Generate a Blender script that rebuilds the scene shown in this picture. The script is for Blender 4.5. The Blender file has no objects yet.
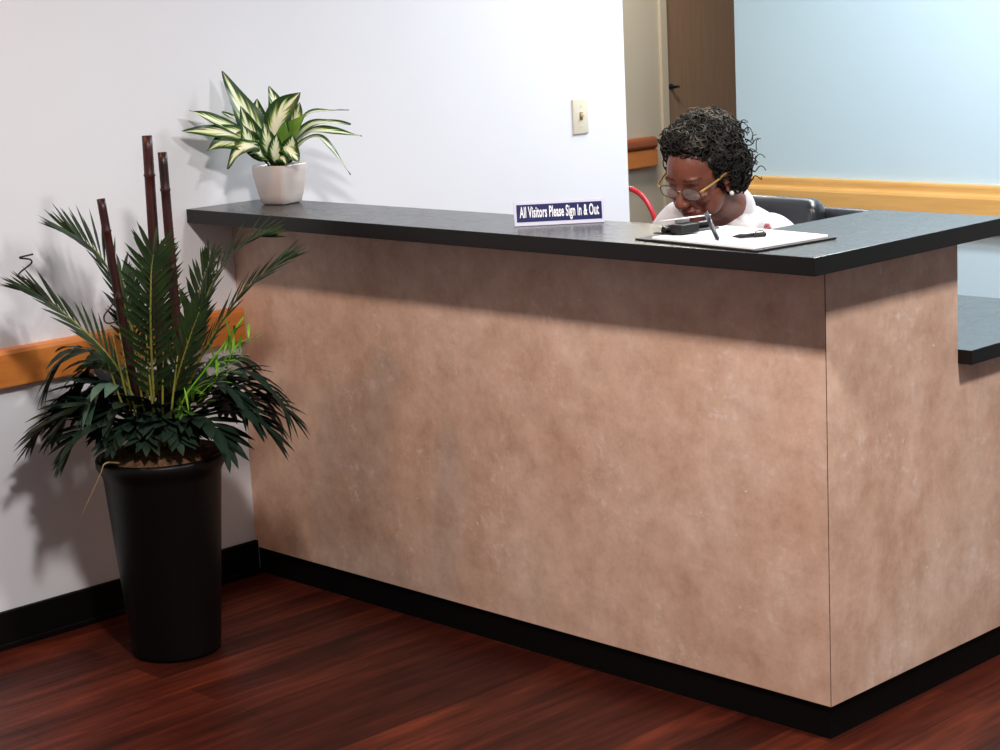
import bpy, bmesh, math, random
from mathutils import Vector as V, Matrix, Quaternion, noise
C = bpy.context.scene.collection
PI = math.pi
R = math.radians

# ------------------------------------------------------------------ materials
def mat(name, col=(.5, .5, .5), rough=.5, spec=.5, metal=0.0, coat=0.0):
    m = bpy.data.materials.new(name); m.use_nodes = True
    b = m.node_tree.nodes['Principled BSDF']
    b.inputs['Base Color'].default_value = (*col, 1)
    b.inputs['Roughness'].default_value = rough
    b.inputs['Specular IOR Level'].default_value = spec
    b.inputs['Metallic'].default_value = metal
    b.inputs['Coat Weight'].default_value = coat
    return m

def nd(m, kind, **kw):
    n = m.node_tree.nodes.new(kind)
    for k, v in kw.items():
        if k in n.inputs: n.inputs[k].default_value = v
        else: setattr(n, k, v)
    return n

def lk(m, a, b): m.node_tree.links.new(a, b)
def bsdf(m): return m.node_tree.nodes['Principled BSDF']

def coords(m, scale=(1, 1, 1), rot=(0, 0, 0), out='Object'):
    t = nd(m, 'ShaderNodeTexCoord'); mp = nd(m, 'ShaderNodeMapping')
    mp.inputs['Scale'].default_value = scale; mp.inputs['Rotation'].default_value = rot
    lk(m, t.outputs[out], mp.inputs['Vector'])
    return mp.outputs['Vector']

def noise_n(m, vec, scale, detail=4, rough=.55, dist=0):
    n = nd(m, 'ShaderNodeTexNoise'); n.inputs['Scale'].default_value = scale
    n.inputs['Detail'].default_value = detail; n.inputs['Roughness'].default_value = rough
    n.inputs['Distortion'].default_value = dist
    lk(m, vec, n.inputs['Vector']); return n

def ramp(m, fac, stops):
    r = nd(m, 'ShaderNodeValToRGB'); e = r.color_ramp.elements
    while len(e) < len(stops): e.new(.5)
    for el, (p, c) in zip(e, stops):
        el.position = p; el.color = (*c, 1) if len(c) == 3 else c
    lk(m, fac, r.inputs['Fac']); return r

def mixc(m, fac, a, b, blend='MIX'):
    x = nd(m, 'ShaderNodeMix', data_type='RGBA', blend_type=blend)
    if isinstance(fac, (int, float)): x.inputs[0].default_value = fac
    else: lk(m, fac, x.inputs[0])
    for s, v in ((6, a), (7, b)):
        if isinstance(v, tuple): x.inputs[s].default_value = (*v, 1)
        else: lk(m, v, x.inputs[s])
    return x.outputs[2]

def bump(m, h, strength=.2, dist=.01):
    b = nd(m, 'ShaderNodeBump'); b.inputs['Strength'].default_value = strength
    b.inputs['Distance'].default_value = dist
    lk(m, h, b.inputs['Height']); lk(m, b.outputs['Normal'], bsdf(m).inputs['Normal'])

def paint(name, c1, c2, rough=.6, scale=3):
    m = mat(name, c1, rough, .3)
    v = coords(m); n = noise_n(m, v, scale, 3)
    lk(m, mixc(m, n.outputs['Fac'], c1, c2), bsdf(m).inputs['Base Color'])
    f = noise_n(m, v, 180, 2); bump(m, f.outputs['Fac'], .06, .002)
    return m

M = {}
M['wall'] = paint('white wall paint', (.77, .785, .83), (.80, .815, .86))
M['blue'] = paint('pale blue wall paint', (.57, .76, .87), (.60, .78, .88))
M['hall'] = paint('beige hall paint', (.56, .51, .42), (.60, .55, .46))
M['ceiling'] = paint('ceiling paint', (.75, .75, .74), (.8, .8, .79))
M['base'] = mat('black vinyl base', (.0025, .002, .002), .6, .12)

# cherry plank floor, boards along Y
m = M['floor'] = mat('cherry plank floor', (.1, .02, .01), .42, .18)
v = coords(m, rot=(0, 0, R(90)))
br = nd(m, 'ShaderNodeTexBrick'); lk(m, v, br.inputs['Vector'])
br.inputs['Scale'].default_value = 1; br.inputs['Brick Width'].default_value = 1.1; br.inputs['Row Height'].default_value = .115
br.inputs['Mortar Size'].default_value = .0012; br.inputs['Mortar Smooth'].default_value = .2; br.offset = .37
br.inputs['Color1'].default_value = (.092, .018, .009, 1); br.inputs['Color2'].default_value = (.036, .0065, .004, 1); br.inputs['Mortar'].default_value = (.02, .004, .003, 1)
g = noise_n(m, coords(m, (22, 1.6, 22)), 1.6, 6, .62, .6)
gr = ramp(m, g.outputs['Fac'], [(.3, (.28, .24, .24)), (.52, (.8, .8, .8)), (.72, (1.7, 1.6, 1.5))])
g2 = noise_n(m, coords(m, (3, 1, 3)), 2.4, 3)
gr2 = ramp(m, g2.outputs['Fac'], [(.32, (.5, .45, .45)), (.65, (1.35, 1.35, 1.3))])
c = mixc(m, .8, br.outputs['Color'], gr.outputs['Color'], 'MULTIPLY')
c = mixc(m, .75, c, gr2.outputs['Color'], 'MULTIPLY')
lk(m, c, bsdf(m).inputs['Base Color'])
rr = ramp(m, g.outputs['Fac'], [(.3, (.5, .5, .5)), (.7, (.36, .36, .36))]); lk(m, rr.outputs['Color'], bsdf(m).inputs['Roughness'])

# sponged plaster wallpaper on the desk
m = M['plaster'] = mat('sponged tan plaster paper', (.5, .3, .2), .42, .35)
v = coords(m)
a1 = noise_n(m, v, 3.0, 6, .66, 0); a2 = noise_n(m, v, 11, 7, .72, 0); a3 = noise_n(m, v, 30, 6, .72, 0)
r1 = ramp(m, a1.outputs['Fac'], [(.30, (.55, .345, .245)), (.5, (.655, .45, .345)), (.7, (.73, .545, .44))])
r2 = ramp(m, a2.outputs['Fac'], [(.3, (.74, .66, .62)), (.5, (.97, .95, .94)), (.68, (1.14, 1.15, 1.16))])
c = mixc(m, .85, r1.outputs['Color'], r2.outputs['Color'], 'MULTIPLY')
r3 = ramp(m, a3.outputs['Fac'], [(.52, (0, 0, 0)), (.72, (1, 1, 1))])
a4 = noise_n(m, v, 5.5, 3, .5)
r4 = ramp(m, a4.outputs['Fac'], [(.44, (0, 0, 0)), (.66, (1, 1, 1))])
mm = nd(m, 'ShaderNodeMath', operation='MULTIPLY'); lk(m, r3.outputs['Color'], mm.inputs[0]); lk(m, r4.outputs['Color'], mm.inputs[1])
c = mixc(m, mm.outputs[0], c, (.80, .66, .60))
a5 = noise_n(m, v, 34, 3, .6); r5 = ramp(m, a5.outputs['Fac'], [(.70, (0, 0, 0)), (.78, (.75, .75, .75))])
c = mixc(m, r5.outputs['Color'], c, (.90, .84, .82))
lk(m, c, bsdf(m).inputs['Base Color'])
bump(m, a3.outputs['Fac'], .12, .004)

m = M['counter'] = mat('charcoal laminate', (.035, .038, .038), .3, .6)
n = noise_n(m, coords(m), 60, 4, .7)
rr = ramp(m, n.outputs['Fac'], [(.35, (.014, .016, .016)), (.65, (.030, .034, .034))]); lk(m, rr.outputs['Color'], bsdf(m).inputs['Base Color'])
n2 = noise_n(m, coords(m), 25, 3); rq = ramp(m, n2.outputs['Fac'], [(.3, (.235, .235, .235)), (.7, (.285, .285, .285))]); lk(m, rq.outputs['Color'], bsdf(m).inputs['Roughness'])

M['edge'] = mat('black laminate edge strip', (.0045, .004, .004), .38, .3)
def wood(name, c1, c2, scale=(2, 30, 30), rough=.35):
    m = mat(name, c1, rough, .5, coat=.2)
    n = noise_n(m, coords(m, scale), 2, 5, .6, .5)
    r_ = ramp(m, n.outputs['Fac'], [(.3, c1), (.7, c2)]); lk(m, r_.outputs['Color'], bsdf(m).inputs['Base Color'])
    return m
M['oak'] = wood('honey oak rail', (.55, .175, .032), (.66, .235, .05), (30, 2, 30))
M['oakx'] = wood('honey oak rail lengthwise', (.70, .38, .11), (.80, .47, .16), (2, 30, 30))
M['cherry'] = wood('reddish rail cap', (.30, .075, .022), (.38, .10, .03), (30, 2, 30))
M['door'] = wood('brown door veneer', (.26, .155, .088), (.31, .19, .11), (30, 30, 2), .5)
M['trim'] = mat('beige door frame paint', (.60, .53, .42), .5)
M['steel'] = mat('brushed metal', (.45, .45, .46), .3, .5, 1)
M['dsteel'] = mat('dark metal', (.06, .06, .065), .35, .5, .8)
M['black'] = mat('black plastic', (.006, .006, .007), .45, .35)
M['planter'] = mat('black glazed planter', (.0025, .0022, .0022), .42, .2)
m = M['soil'] = mat('brown moss topping', (.10, .05, .02), .9)
n = noise_n(m, coords(m), 60, 4); rr = ramp(m, n.outputs['Fac'], [(.3, (.05, .022, .01)), (.7, (.17, .08, .03))]); lk(m, rr.outputs['Color'], bsdf(m).inputs['Base Color'])
bump(m, n.outputs['Fac'], .8, .02)

def leafm(name, c1, c2, rough=.4):
    m = mat(name, c1, rough, .22)
    n = noise_n(m, coords(m), 14, 3)
    r_ = ramp(m, n.outputs['Fac'], [(.35, c1), (.65, c2)]); lk(m, r_.outputs['Color'], bsdf(m).inputs['Base Color'])
    bsdf(m).inputs['Transmission Weight'].default_value = 0
    return m
M['frond'] = leafm('dark palm green', (.008, .020, .006), (.022, .046, .012), .55)
M['skirt'] = leafm('deep green broad leaf', (.006, .016, .010), (.014, .030, .018), .55)
M['pale'] = leafm('broad leaf with painted light', (.045, .10, .075), (.085, .15, .11), .5)  # broad leaf paled to grey green, the light on it painted in
M['bright'] = leafm('bright grass green', (.10, .30, .02), (.20, .42, .04))
M['stalk'] = leafm('yellow green stalk', (.12, .13, .02), (.22, .20, .04))
M['midleaf'] = leafm('mid green leaf', (.05, .13, .02), (.09, .18, .03))
M['vine'] = mat('dark brown vine', (.02, .008, .006), .6)
M['straw'] = mat('dry straw', (.32, .22, .10), .7)
m = M['bamboo'] = mat('dark mahogany bamboo', (.03, .007, .006), .4, .35, coat=.1)
n = noise_n(m, coords(m, (60, 60, 5)), 1, 4); rr = ramp(m, n.outputs['Fac'], [(.35, (.012, .004, .004)), (.7, (.055, .011, .009))]); lk(m, rr.outputs['Color'], bsdf(m).inputs['Base Color'])

# variegated leaf: cream heart, green ragged border
m = M['varieg'] = mat('variegated cream and green leaf', (.6, .65, .4), .35, .4)
uv = nd(m, 'ShaderNodeUVMap'); sx = nd(m, 'ShaderNodeSeparateXYZ'); lk(m, uv.outputs['UV'], sx.inputs[0])
ab = nd(m, 'ShaderNodeMath', operation='SUBTRACT'); lk(m, sx.outputs['X'], ab.inputs[0]); ab.inputs[1].default_value = .5
ab2 = nd(m, 'ShaderNodeMath', operation='ABSOLUTE'); lk(m, ab.outputs[0], ab2.inputs[0])
sk = nd(m, 'ShaderNodeMath', operation='MULTIPLY_ADD'); lk(m, ab2.outputs[0], sk.inputs[0]); sk.inputs[1].default_value = -.9; lk(m, sx.outputs['Y'], sk.inputs[2])
cb = nd(m, 'ShaderNodeCombineXYZ'); lk(m, sx.outputs['X'], cb.inputs[0]); lk(m, sk.outputs[0], cb.inputs[1])
mp = nd(m, 'ShaderNodeMapping'); mp.inputs['Scale'].default_value = (1.6, 13, 1); lk(m, cb.outputs[0], mp.inputs[0])
oi = nd(m, 'ShaderNodeTexCoord'); va = nd(m, 'ShaderNodeVectorMath', operation='MULTIPLY_ADD'); va.inputs[1].default_value = (4, 4, 4)
lk(m, oi.outputs['Object'], va.inputs[0]); lk(m, mp.outputs[0], va.inputs[2])
vn = noise_n(m, va.outputs[0], 1.0, 3, .6)
ad = nd(m, 'ShaderNodeMath', operation='MULTIPLY_ADD'); lk(m, vn.outputs['Fac'], ad.inputs[0]); ad.inputs[1].default_value = .70; lk(m, ab2.outputs[0], ad.inputs[2])
tipv = nd(m, 'ShaderNodeMath', operation='POWER'); lk(m, sx.outputs['Y'], tipv.inputs[0]); tipv.inputs[1].default_value = 5
ad2 = nd(m, 'ShaderNodeMath', operation='MULTIPLY_ADD'); lk(m, tipv.outputs[0], ad2.inputs[0]); ad2.inputs[1].default_value = .28; lk(m, ad.outputs[0], ad2.inputs[2])
rr = ramp(m, ad2.outputs[0], [(.37, (.88, .92, .74)), (.54, (.80, .86, .60)), (.61, (.22, .38, .06)), (.69, (.016, .055, .013))])
lk(m, rr.outputs['Color'], bsdf(m).inputs['Base Color'])
M['gleaf'] = leafm('plain green leaf', (.06, .17, .02), (.16, .30, .04))
M['ceramic'] = mat('off white glazed ceramic', (.62, .55, .53), .18, .6, coat=.3)
M['potsoil'] = mat('dark potting soil', (.02, .012, .008), .9)

M['skin'] = mat('deep brown skin', (.105, .030, .018), .42, .4)
m = M['skin']
n = noise_n(m, coords(m), 30, 3); rr = ramp(m, n.outputs['Fac'], [(.35, (.15, .046, .030)), (.65, (.20, .064, .040))]); lk(m, rr.outputs['Color'], bsdf(m).inputs['Base Color'])
M['browhair'] = mat('dark eyebrow', (.07, .026, .018), .7, .2)
M['lip'] = mat('dark lip', (.12, .025, .022), .35)
m = M['hair'] = mat('greying black curls', (.02, .018, .015), .75, .25)
n = noise_n(m, coords(m), 26, 3, .6)
gz = nd(m, 'ShaderNodeTexCoord'); sz = nd(m, 'ShaderNodeSeparateXYZ'); lk(m, gz.outputs['Object'], sz.inputs[0])
zr = nd(m, 'ShaderNodeMapRange'); lk(m, sz.outputs['Z'], zr.inputs['Value']); zr.inputs['From Min'].default_value = 1.12; zr.inputs['From Max'].default_value = 1.30; zr.inputs['To Min'].default_value = -.16; zr.inputs['To Max'].default_value = .12
an = nd(m, 'ShaderNodeMath', operation='ADD'); lk(m, n.outputs['Fac'], an.inputs[0]); lk(m, zr.outputs[0], an.inputs[1])
rr = ramp(m, an.outputs[0], [(.42, (.010, .009, .008)), (.58, (.030, .027, .022)), (.72, (.16, .145, .12))]); lk(m, rr.outputs['Color'], bsdf(m).inputs['Base Color'])
m = M['blouse'] = mat('white cotton blouse', (.70, .69, .71), .75, .2)
n = noise_n(m, coords(m), 22, 3, .6); bump(m, n.outputs['Fac'], .35, .012)
M['trousers'] = mat('dark trousers', (.02, .02, .028), .8)
M['print'] = mat('pink printed flower', (.55, .20, .22), .8)
M['gold'] = mat('gold frame', (.62, .38, .12), .42, .5, .6)
M['frame'] = mat('dark frame rim', (.05, .035, .03), .3)
m = M['lens'] = mat('clear spectacle lens', (.9, .9, .9), .03, .5); bsdf(m).inputs['Alpha'].default_value = .22
M['pearl'] = mat('white pearl', (.85, .82, .80), .18, .6, coat=.5)
M['eyewhite'] = mat('eye', (.6, .55, .5), .2)
m = M['leather'] = mat('black leather', (.014, .016, .020), .32, .6)
n = noise_n(m, coords(m), 120, 3); bump(m, n.outputs['Fac'], .15, .002)
M['red'] = mat('red enamel tube', (.50, .012, .025), .3, .6)
M['navy'] = mat('navy sign face', (.006, .010, .085), .3)
M['acrylic'] = mat('pale lilac sign border', (.62, .62, .76), .3)
M['lettering'] = mat('white lettering', (.85, .86, .92), .5)
M['paper'] = mat('white paper', (.88, .88, .90), .7, .2)
M['ivory'] = mat('ivory switch plastic', (.70, .66, .52), .4)
M['amber'] = mat('amber toggle slot', (.30, .17, .05), .5)

# ------------------------------------------------------------------ helpers
def new_bm(): return bmesh.new()
def link(name, bm, material, parent=None, smooth=False, autos=None):
    me = bpy.data.meshes.new(name)
    bmesh.ops.recalc_face_normals(bm, faces=bm.faces) if autos != 'keep' else None
    bm.to_mesh(me); bm.free()
    o = bpy.data.objects.new(name, me); C.objects.link(o)
    for mm_ in (material if isinstance(material, (list, tuple)) else [material]): me.materials.append(mm_)
    if smooth:
        for p in me.polygons: p.use_smooth = True
    if parent is not None:
        o.parent = parent
        o.matrix_parent_inverse = Matrix.Translation(parent.matrix_world.translation if parent.type != 'MESH' else V((0, 0, 0))).inverted()
    return o

def empty(name, loc, label, cat, group=None):
    o = bpy.data.objects.new(name, None); C.objects.link(o)
    o.location = loc; o.matrix_world = Matrix.Translation(loc); o.empty_display_size = .05
    return tag(o, label, cat, group)

def tag(o, label, cat, group=None):
    o['label'] = label; o['category'] = cat
    if group: o['group'] = group
    return o

def struct(name, bm, m, smooth=False):
    o = link(name, bm, m, smooth=smooth); o['kind'] = 'structure'; return o

def box(bm, x0, x1, y0, y1, z0, z1, bev=0, seg=2, mtx=None):
    r_ = bmesh.ops.create_cube(bm, size=1)
    vs = r_['verts']
    for v_ in vs: v_.co = V((x0 + (v_.co.x + .5) * (x1 - x0), y0 + (v_.co.y + .5) * (y1 - y0), z0 + (v_.co.z + .5) * (z1 - z0)))
    if bev:
        es = list({e for v_ in vs for e in v_.link_edges})
        out = bmesh.ops.bevel(bm, geom=es, offset=bev, segments=seg, profile=.5, affect='EDGES')
        vs = list({v_ for f in out['faces'] for v_ in f.verts} | {v_ for v_ in vs if v_.is_valid})
    if mtx is not None:
        for v_ in vs: v_.co = mtx @ v_.co
    return vs

def prism(bm, pts, z0, z1, bev=0, seg=2, mtx=None):
    lo = [bm.verts.new((x, y, z0)) for x, y in pts]; hi = [bm.verts.new((x, y, z1)) for x, y in pts]
    n_ = len(pts); fs = [bm.faces.new(lo[::-1]), bm.faces.new(hi)]
    for i in range(n_): fs.append(bm.faces.new((lo[i], lo[(i + 1) % n_], hi[(i + 1) % n_], hi[i])))
    vs = lo + hi
    if bev:
        es = list({e for f in fs for e in f.edges})
        out = bmesh.ops.bevel(bm, geom=es, offset=bev, segments=seg, profile=.5, affect='EDGES')
        vs = list({v_ for f in out['faces'] for v_ in f.verts} | {v_ for v_ in vs if v_.is_valid})
    if mtx is not None:
        for v_ in vs: v_.co = mtx @ v_.co
    return vs

def lathe(bm, prof, cx, cy, seg=48):
    rings = []
    for r_, z in prof:
        rings.append([bm.verts.new((cx + r_ * math.cos(2 * PI * k / seg), cy + r_ * math.sin(2 * PI * k / seg), z)) for k in range(seg)] if r_ > 1e-6 else [bm.verts.new((cx, cy, z))])
    for a_, b_ in zip(rings, rings[1:]):
        for k in range(seg):
            k2 = (k + 1) % seg
            if len(a_) == 1 and len(b_) == 1: continue
            if len(a_) == 1: bm.faces.new((a_[0], b_[k], b_[k2]))
            elif len(b_) == 1: bm.faces.new((a_[k], a_[k2], b_[0]))
            else: bm.faces.new((a_[k], a_[k2], b_[k2], b_[k]))

def bez(pts, n_):
    """smooth curve through the points (Catmull-Rom)"""
    P = [V(p) for p in pts]; P = [2 * P[0] - P[1]] + P + [2 * P[-1] - P[-2]]
    out = []; segs = len(P) - 3
    for i in range(n_ + 1):
        t = i / n_ * segs; k = min(int(t), segs - 1); t -= k
        a_, b_, c_, d_ = P[k:k + 4]
        out.append(.5 * ((2 * b_) + (c_ - a_) * t + (2 * a_ - 5 * b_ + 4 * c_ - d_) * t * t + (3 * b_ - a_ - 3 * c_ + d_) * t ** 3))
    return out

def tube(bm, pts, rad, seg=8, cap=True, flat=None, roundcap=False):
    """swept tube; rad number or list; flat=(axis, factor) squashes the section along a world axis"""
    P = [V(p) for p in pts]; n_ = len(P)
    rad = [rad] * n_ if isinstance(rad, (int, float)) else list(rad)
    if roundcap:
        d0 = (P[0] - P[1]).normalized(); d1 = (P[-1] - P[-2]).normalized()
        pre = [P[0] + d0 * rad[0] * s for s in (.98, .8, .45)]; post = [P[-1] + d1 * rad[-1] * s for s in (.45, .8, .98)]
        rad = [rad[0] * .2, rad[0] * .6, rad[0] * .89] + rad + [rad[-1] * .89, rad[-1] * .6, rad[-1] * .2]
        P = pre + P + post; n_ = len(P)
    t0 = (P[1] - P[0]).normalized(); u = t0.orthogonal().normalized(); rings = []
    for i in range(n_):
        t = (P[min(i + 1, n_ - 1)] - P[max(i - 1, 0)]).normalized()
        u = (u - t * u.dot(t)).normalized(); w = t.cross(u)
        ring = []
        for k in range(seg):
            a_ = 2 * PI * k / seg; d = (u * math.cos(a_) + w * math.sin(a_)) * rad[i]
            if flat: d = d - flat[0] * d.dot(flat[0]) * (1 - flat[1])
            ring.append(bm.verts.new(P[i] + d))
        rings.append(ring)
    for a_, b_ in zip(rings, rings[1:]):
        for k in range(seg): bm.faces.new((a_[k], a_[(k + 1) % seg], b_[(k + 1) % seg], b_[k]))
    if cap:
        bm.faces.new(rings[0][::-1]); bm.faces.new(rings[-1])

def ellip(bm, c_, r_, mtx=None, u=20, v=14):
    """ellipsoid at c_ with radii r_, then moved by mtx"""
    o = bmesh.ops.create_uvsphere(bm, u_segments=u, v_segments=v, radius=1)
    for v_ in o['verts']:
        p = V((v_.co.x * r_[0], v_.co.y * r_[1], v_.co.z * r_[2])) + V(c_)
        v_.co = mtx @ p if mtx is not None else p
    return o['verts']

def remeshed(bm, voxel, smooth_it=4, fac=.5):
    me = bpy.data.meshes.new('t'); bm.to_mesh(me); bm.free()
    o = bpy.data.objects.new('t', me); C.objects.link(o)
    r_ = o.modifiers.new('r', 'REMESH'); r_.mode = 'VOXEL'; r_.voxel_size = voxel; r_.adaptivity = 0
    s = o.modifiers.new('s', 'SMOOTH'); s.iterations = smooth_it; s.factor = fac
    dg = bpy.context.evaluated_depsgraph_get(); dg.update()
    me2 = bpy.data.meshes.new_from_object(o.evaluated_get(dg))
    bpy.data.objects.remove(o); bpy.data.meshes.remove(me)
    b2 = bmesh.new(); b2.from_mesh(me2); bpy.data.meshes.remove(me2)
    return b2

# ------------------------------------------------------------------ camera
cam = bpy.data.cameras.new('camera'); co = bpy.data.objects.new('camera', cam); C.objects.link(co)
yaw, pit, rol = .80673, .19587, -.04867
f = V((-math.sin(yaw) * math.cos(pit), math.cos(yaw) * math.cos(pit), -math.sin(pit)))
rt = f.cross(V((0, 0, 1))).normalized(); up = rt.cross(f)
c_, s_ = math.cos(rol), math.sin(rol); rt, up = c_ * rt + s_ * up, -s_ * rt + c_ * up
mw = Matrix((rt, up, -f)).transposed().to_4x4(); mw.translation = (2.31511, -3.14871, 1.59938)
co.matrix_world = mw; cam.sensor_width = 36; cam.lens = 36 * 1908.2 / 1000; cam.clip_start = .05
bpy.context.scene.camera = co

# ------------------------------------------------------------------ the setting
L = 2.0218; H = 1.07; T = .0373; KB = .0781; OA = .1487; OB = .0846
bm = new_bm(); box(bm, -6, 4.5, -5, 8, -.06, 0); struct('floor', bm, M['floor'])
bm = new_bm(); box(bm, -6, 4.5, -5, 8, 2.72, 2.80); struct('ceiling', bm, M['ceiling'])
bm = new_bm(); box(bm, -L - .13, -L, -5, 1.652, 0, 2.72); struct('wall_left', bm, M['wall'])
bm = new_bm(); box(bm, -2.957, 4.5, 3.4, 3.53, 0, 2.72); struct('wall_back', bm, M['blue'])
bm = new_bm()
box(bm, -4.52, -4.40, 1.4, 4.56, 0, 2.72); box(bm, -4.52, -4.40, 4.56, 5.62, 2.06, 2.72); box(bm, -4.52, -4.40, 5.62, 8, 0, 2.72)
struct('wall_hall', bm, M['hall'])
bm = new_bm(); box(bm, -6, -L - .13, 1.522, 1.652, 0, 2.72); struct('wall_hall_near', bm, M['hall'])
bm = new_bm()
for y0, y1 in ((4.56, 4.615), (5.575, 5.62)): box(bm, -4.50, -4.385, y0, y1, 0, 2.06, .004)
box(bm, -4.50, -4.385, 4.56, 5.62, 2.02, 2.075, .004); struct('trim_1', bm, M['trim'])
bm = new_bm(); box(bm, -4.47, -4.43, 4.617, 5.573, .01, 2.018, .002); dr = struct('door_1', bm, M['door'])
bm = new_bm()
tube(bm, [(-4.43, 4.68, 1.08), (-4.392, 4.68, 1.08)], .008, 12); tube(bm, bez([(-4.392, 4.676, 1.08), (-4.392, 4.69, 1.081), (-4.394, 4.705, 1.08)], 8), .0065, 10)
lt = [(.026, 0), (.026, .006), (.0, .008)]
tube(bm, [(-4.431, 4.68, 1.08), (-4.424, 4.68, 1.08)], .017, 20)
link('door_handle', bm, M['dsteel'], dr)
bm = new_bm(); box(bm, -L, -L + .014, -5, 0, 0, .099, .003); box(bm, -L, -L + .020, -5, 0, 0, .016, .003); struct('baseboard_left', bm, M['base'])
bm = new_bm(); box(bm, -2.957, 4.5, 3.386, 3.4, 0, .099, .003); struct('baseboard_back', bm, M['base'])
bm = new_bm(); box(bm, -4.4, -4.386, 1.7, 4.56, 0, .099, .003); struct('baseboard_hall', bm, M['base'])

# wooden wall rails
def rail_profile(bm, prof, a_, b_, axis):
    ra = []
    for t in (a_, b_):
        ra.append([bm.verts.new((t, d, z) if axis == 'x' else (d, t, z)) for d, z in prof])
    n_ = len(prof)
    for i in range(n_): bm.faces.new((ra[0][i], ra[0][(i + 1) % n_], ra[1][(i + 1) % n_], ra[1][i]))
    bm.faces.new(ra[0]); bm.faces.new(ra[1][::-1])
bm = new_bm(); d0 = -L
rail_profile(bm, [(d0, .680), (d0 + .022, .680), (d0 + .026, .684), (d0 + .026, .766), (d0 + .022, .776), (d0 + .014, .780), (d0, .780)], -5, -.001, 'y')
tag(link('wall_rail', bm, M['oak']), 'orange oak wall rail behind the tall potted palm', 'rail')
bm = new_bm()
Y = 3.4
rail_profile(bm, [(Y, .60), (Y - .040, .60), (Y - .044, .606), (Y - .044, .732), (Y - .040, .742), (Y - .026, .746), (Y - .024, .752), (Y - .024, .774), (Y - .022, .782), (Y - .012, .786), (Y, .786)], -2.957, 4.5, 'x')
tag(link('wall_rail', bm, M['oakx']), 'honey oak rail along the pale blue back wall', 'rail')
hr = empty('wall_rail', (-4.4, 4.0, .68), 'short reddish brown rail on the beige hallway wall, rounded end', 'rail')
bm = new_bm(); box(bm, -4.40, -4.355, 1.8, 4.475, .680, .772, .006, 2); link('rail_board', bm, M['oak'], hr)
bm = new_bm(); box(bm, -4.40, -4.345, 1.8, 4.478, .772, .838, .022, 4); link('rail_cap', bm, M['cherry'], hr, True)

# ------------------------------------------------------------------ light switch
sw = empty('light_switch', (-L, 1.425, 1.143), 'ivory toggle light switch on the white wall above the counter', 'light switch')
bm = new_bm(); box(bm, -L, -L + .007, 1.389, 1.461, 1.143, 1.259, .0035, 3); link('switch_plate', bm, M['ivory'], sw, True)
bm = new_bm(); box(bm, -L + .006, -L + .0085, 1.418, 1.432, 1.188, 1.214); link('toggle_slot', bm, M['amber'], sw)
bm = new_bm(); box(bm, -L + .007, -L + .021, 1.4205, 1.4295, 1.199, 1.2105, .002, 2, ); link('toggle', bm, M['ivory'], sw, True)
for z in (1.168, 1.234):
    bm = new_bm(); tube(bm, [(-L + .006, 1.425, z), (-L + .0082, 1.425, z)], .0033, 10); link('screw', bm, M['ivory'], sw)

# ------------------------------------------------------------------ reception desk
YE = .490; Y2 = 1.135; ZL = .776; TL = .033
dk = empty('reception_desk', (-1.0, .05, 0), 'L-shaped reception desk clad in mottled tan plaster paper with charcoal counter', 'desk')
bm = new_bm(); box(bm, -L + .0005, -.0018, 0, .10, KB, H - T, .0003, 1); link('front_panel', bm, M['plaster'], dk)
bm = new_bm(); box(bm, -.0018, -.0002, .0004, .0012, KB, H - T); link('corner_seam', bm, M['soil'], dk)
bm = new_bm()
pts = [(.0012, KB), (Y2 - .03, KB), (Y2 - .03, ZL - TL), (YE, ZL - TL), (YE, H - T), (.0012, H - T)]
mx = Matrix(((0, 0, 1, 0), (1, 0, 0, 0), (0, 1, 0, 0), (0, 0, 0, 1)))
prism(bm, pts, -.10, 0, .0006, 1, mx); link('side_panel', bm, M['plaster'], dk)
bm = new_bm(); box(bm, -L + .0005, -.010, .010, .09, 0, KB); box(bm, -.09, -.0102, .0102, Y2 - .04, 0, KB - .0003); link('toe_kick', bm, M['base'], dk)
bm = new_bm()
prism(bm, [(-L + .0005, -OA), (OB, -OA), (OB, .56), (-.268, .56), (-.268, .135), (-L + .0005, .135)], H - T, H, .0015, 2)
for fc in bm.faces: fc.material_index = 1 if abs(fc.normal.z) < .5 else 0
link('countertop', bm, [M['counter'], M['edge']], dk)
bm = new_bm()
prism(bm, [(-L + .0005, .101), (-.101, .101), (-.101, YE + .001), (.035, YE + .001), (.035, Y2), (-.60, Y2), (-.60, .60), (-L + .0005, .60)], ZL - TL, ZL, .0015, 2)
for fc in bm.faces: fc.material_index = 1 if abs(fc.normal.z) < .5 else 0
link('work_surface', bm, [M['counter'], M['edge']], dk)
bm = new_bm(); box(bm, -.60, -.575, .62, Y2 - .03, 0, ZL - TL, .001, 1); link('pedestal_panel', bm, M['plaster'], dk)

# ------------------------------------------------------------------ potted palm
PA = V((-1.65, -.54, 0)); PR = V((.698, .716, 0)).normalized(); PT = V((PR.y, -PR.x, 0))
def pl(r_, t_, z): return PA + PR * r_ + PT * t_ + V((0, 0, z))
pp = empty('potted_palm', PA, 'tall palm with bamboo canes in a black tapered floor planter', 'potted plant')
bm = new_bm()
lathe(bm, [(0, 0), (.106, 0), (.112, .004), (.113, .012), (.147, .462), (.150, .474), (.158, .486), (.1625, .494), (.1635, .510), (.160, .516), (.153, .517), (.148, .512), (.145, .47), (0, .47)], PA.x, PA.y, 64)
link('planter', bm, M['planter'], pp, True)
bm = new_bm(); lathe(bm, [(.149, .500), (.13, .522), (.08, .540), (.03, .545), (0, .546)], PA.x, PA.y, 40)
for v_ in bm.verts: v_.co.z += .010 * noise.noise(v_.co * 40)
lathe(bm, [(.1465, .488), (0, .475)], PA.x, PA.y, 40)
link('moss', bm, M['soil'], pp, True)
random.seed(5)

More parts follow.
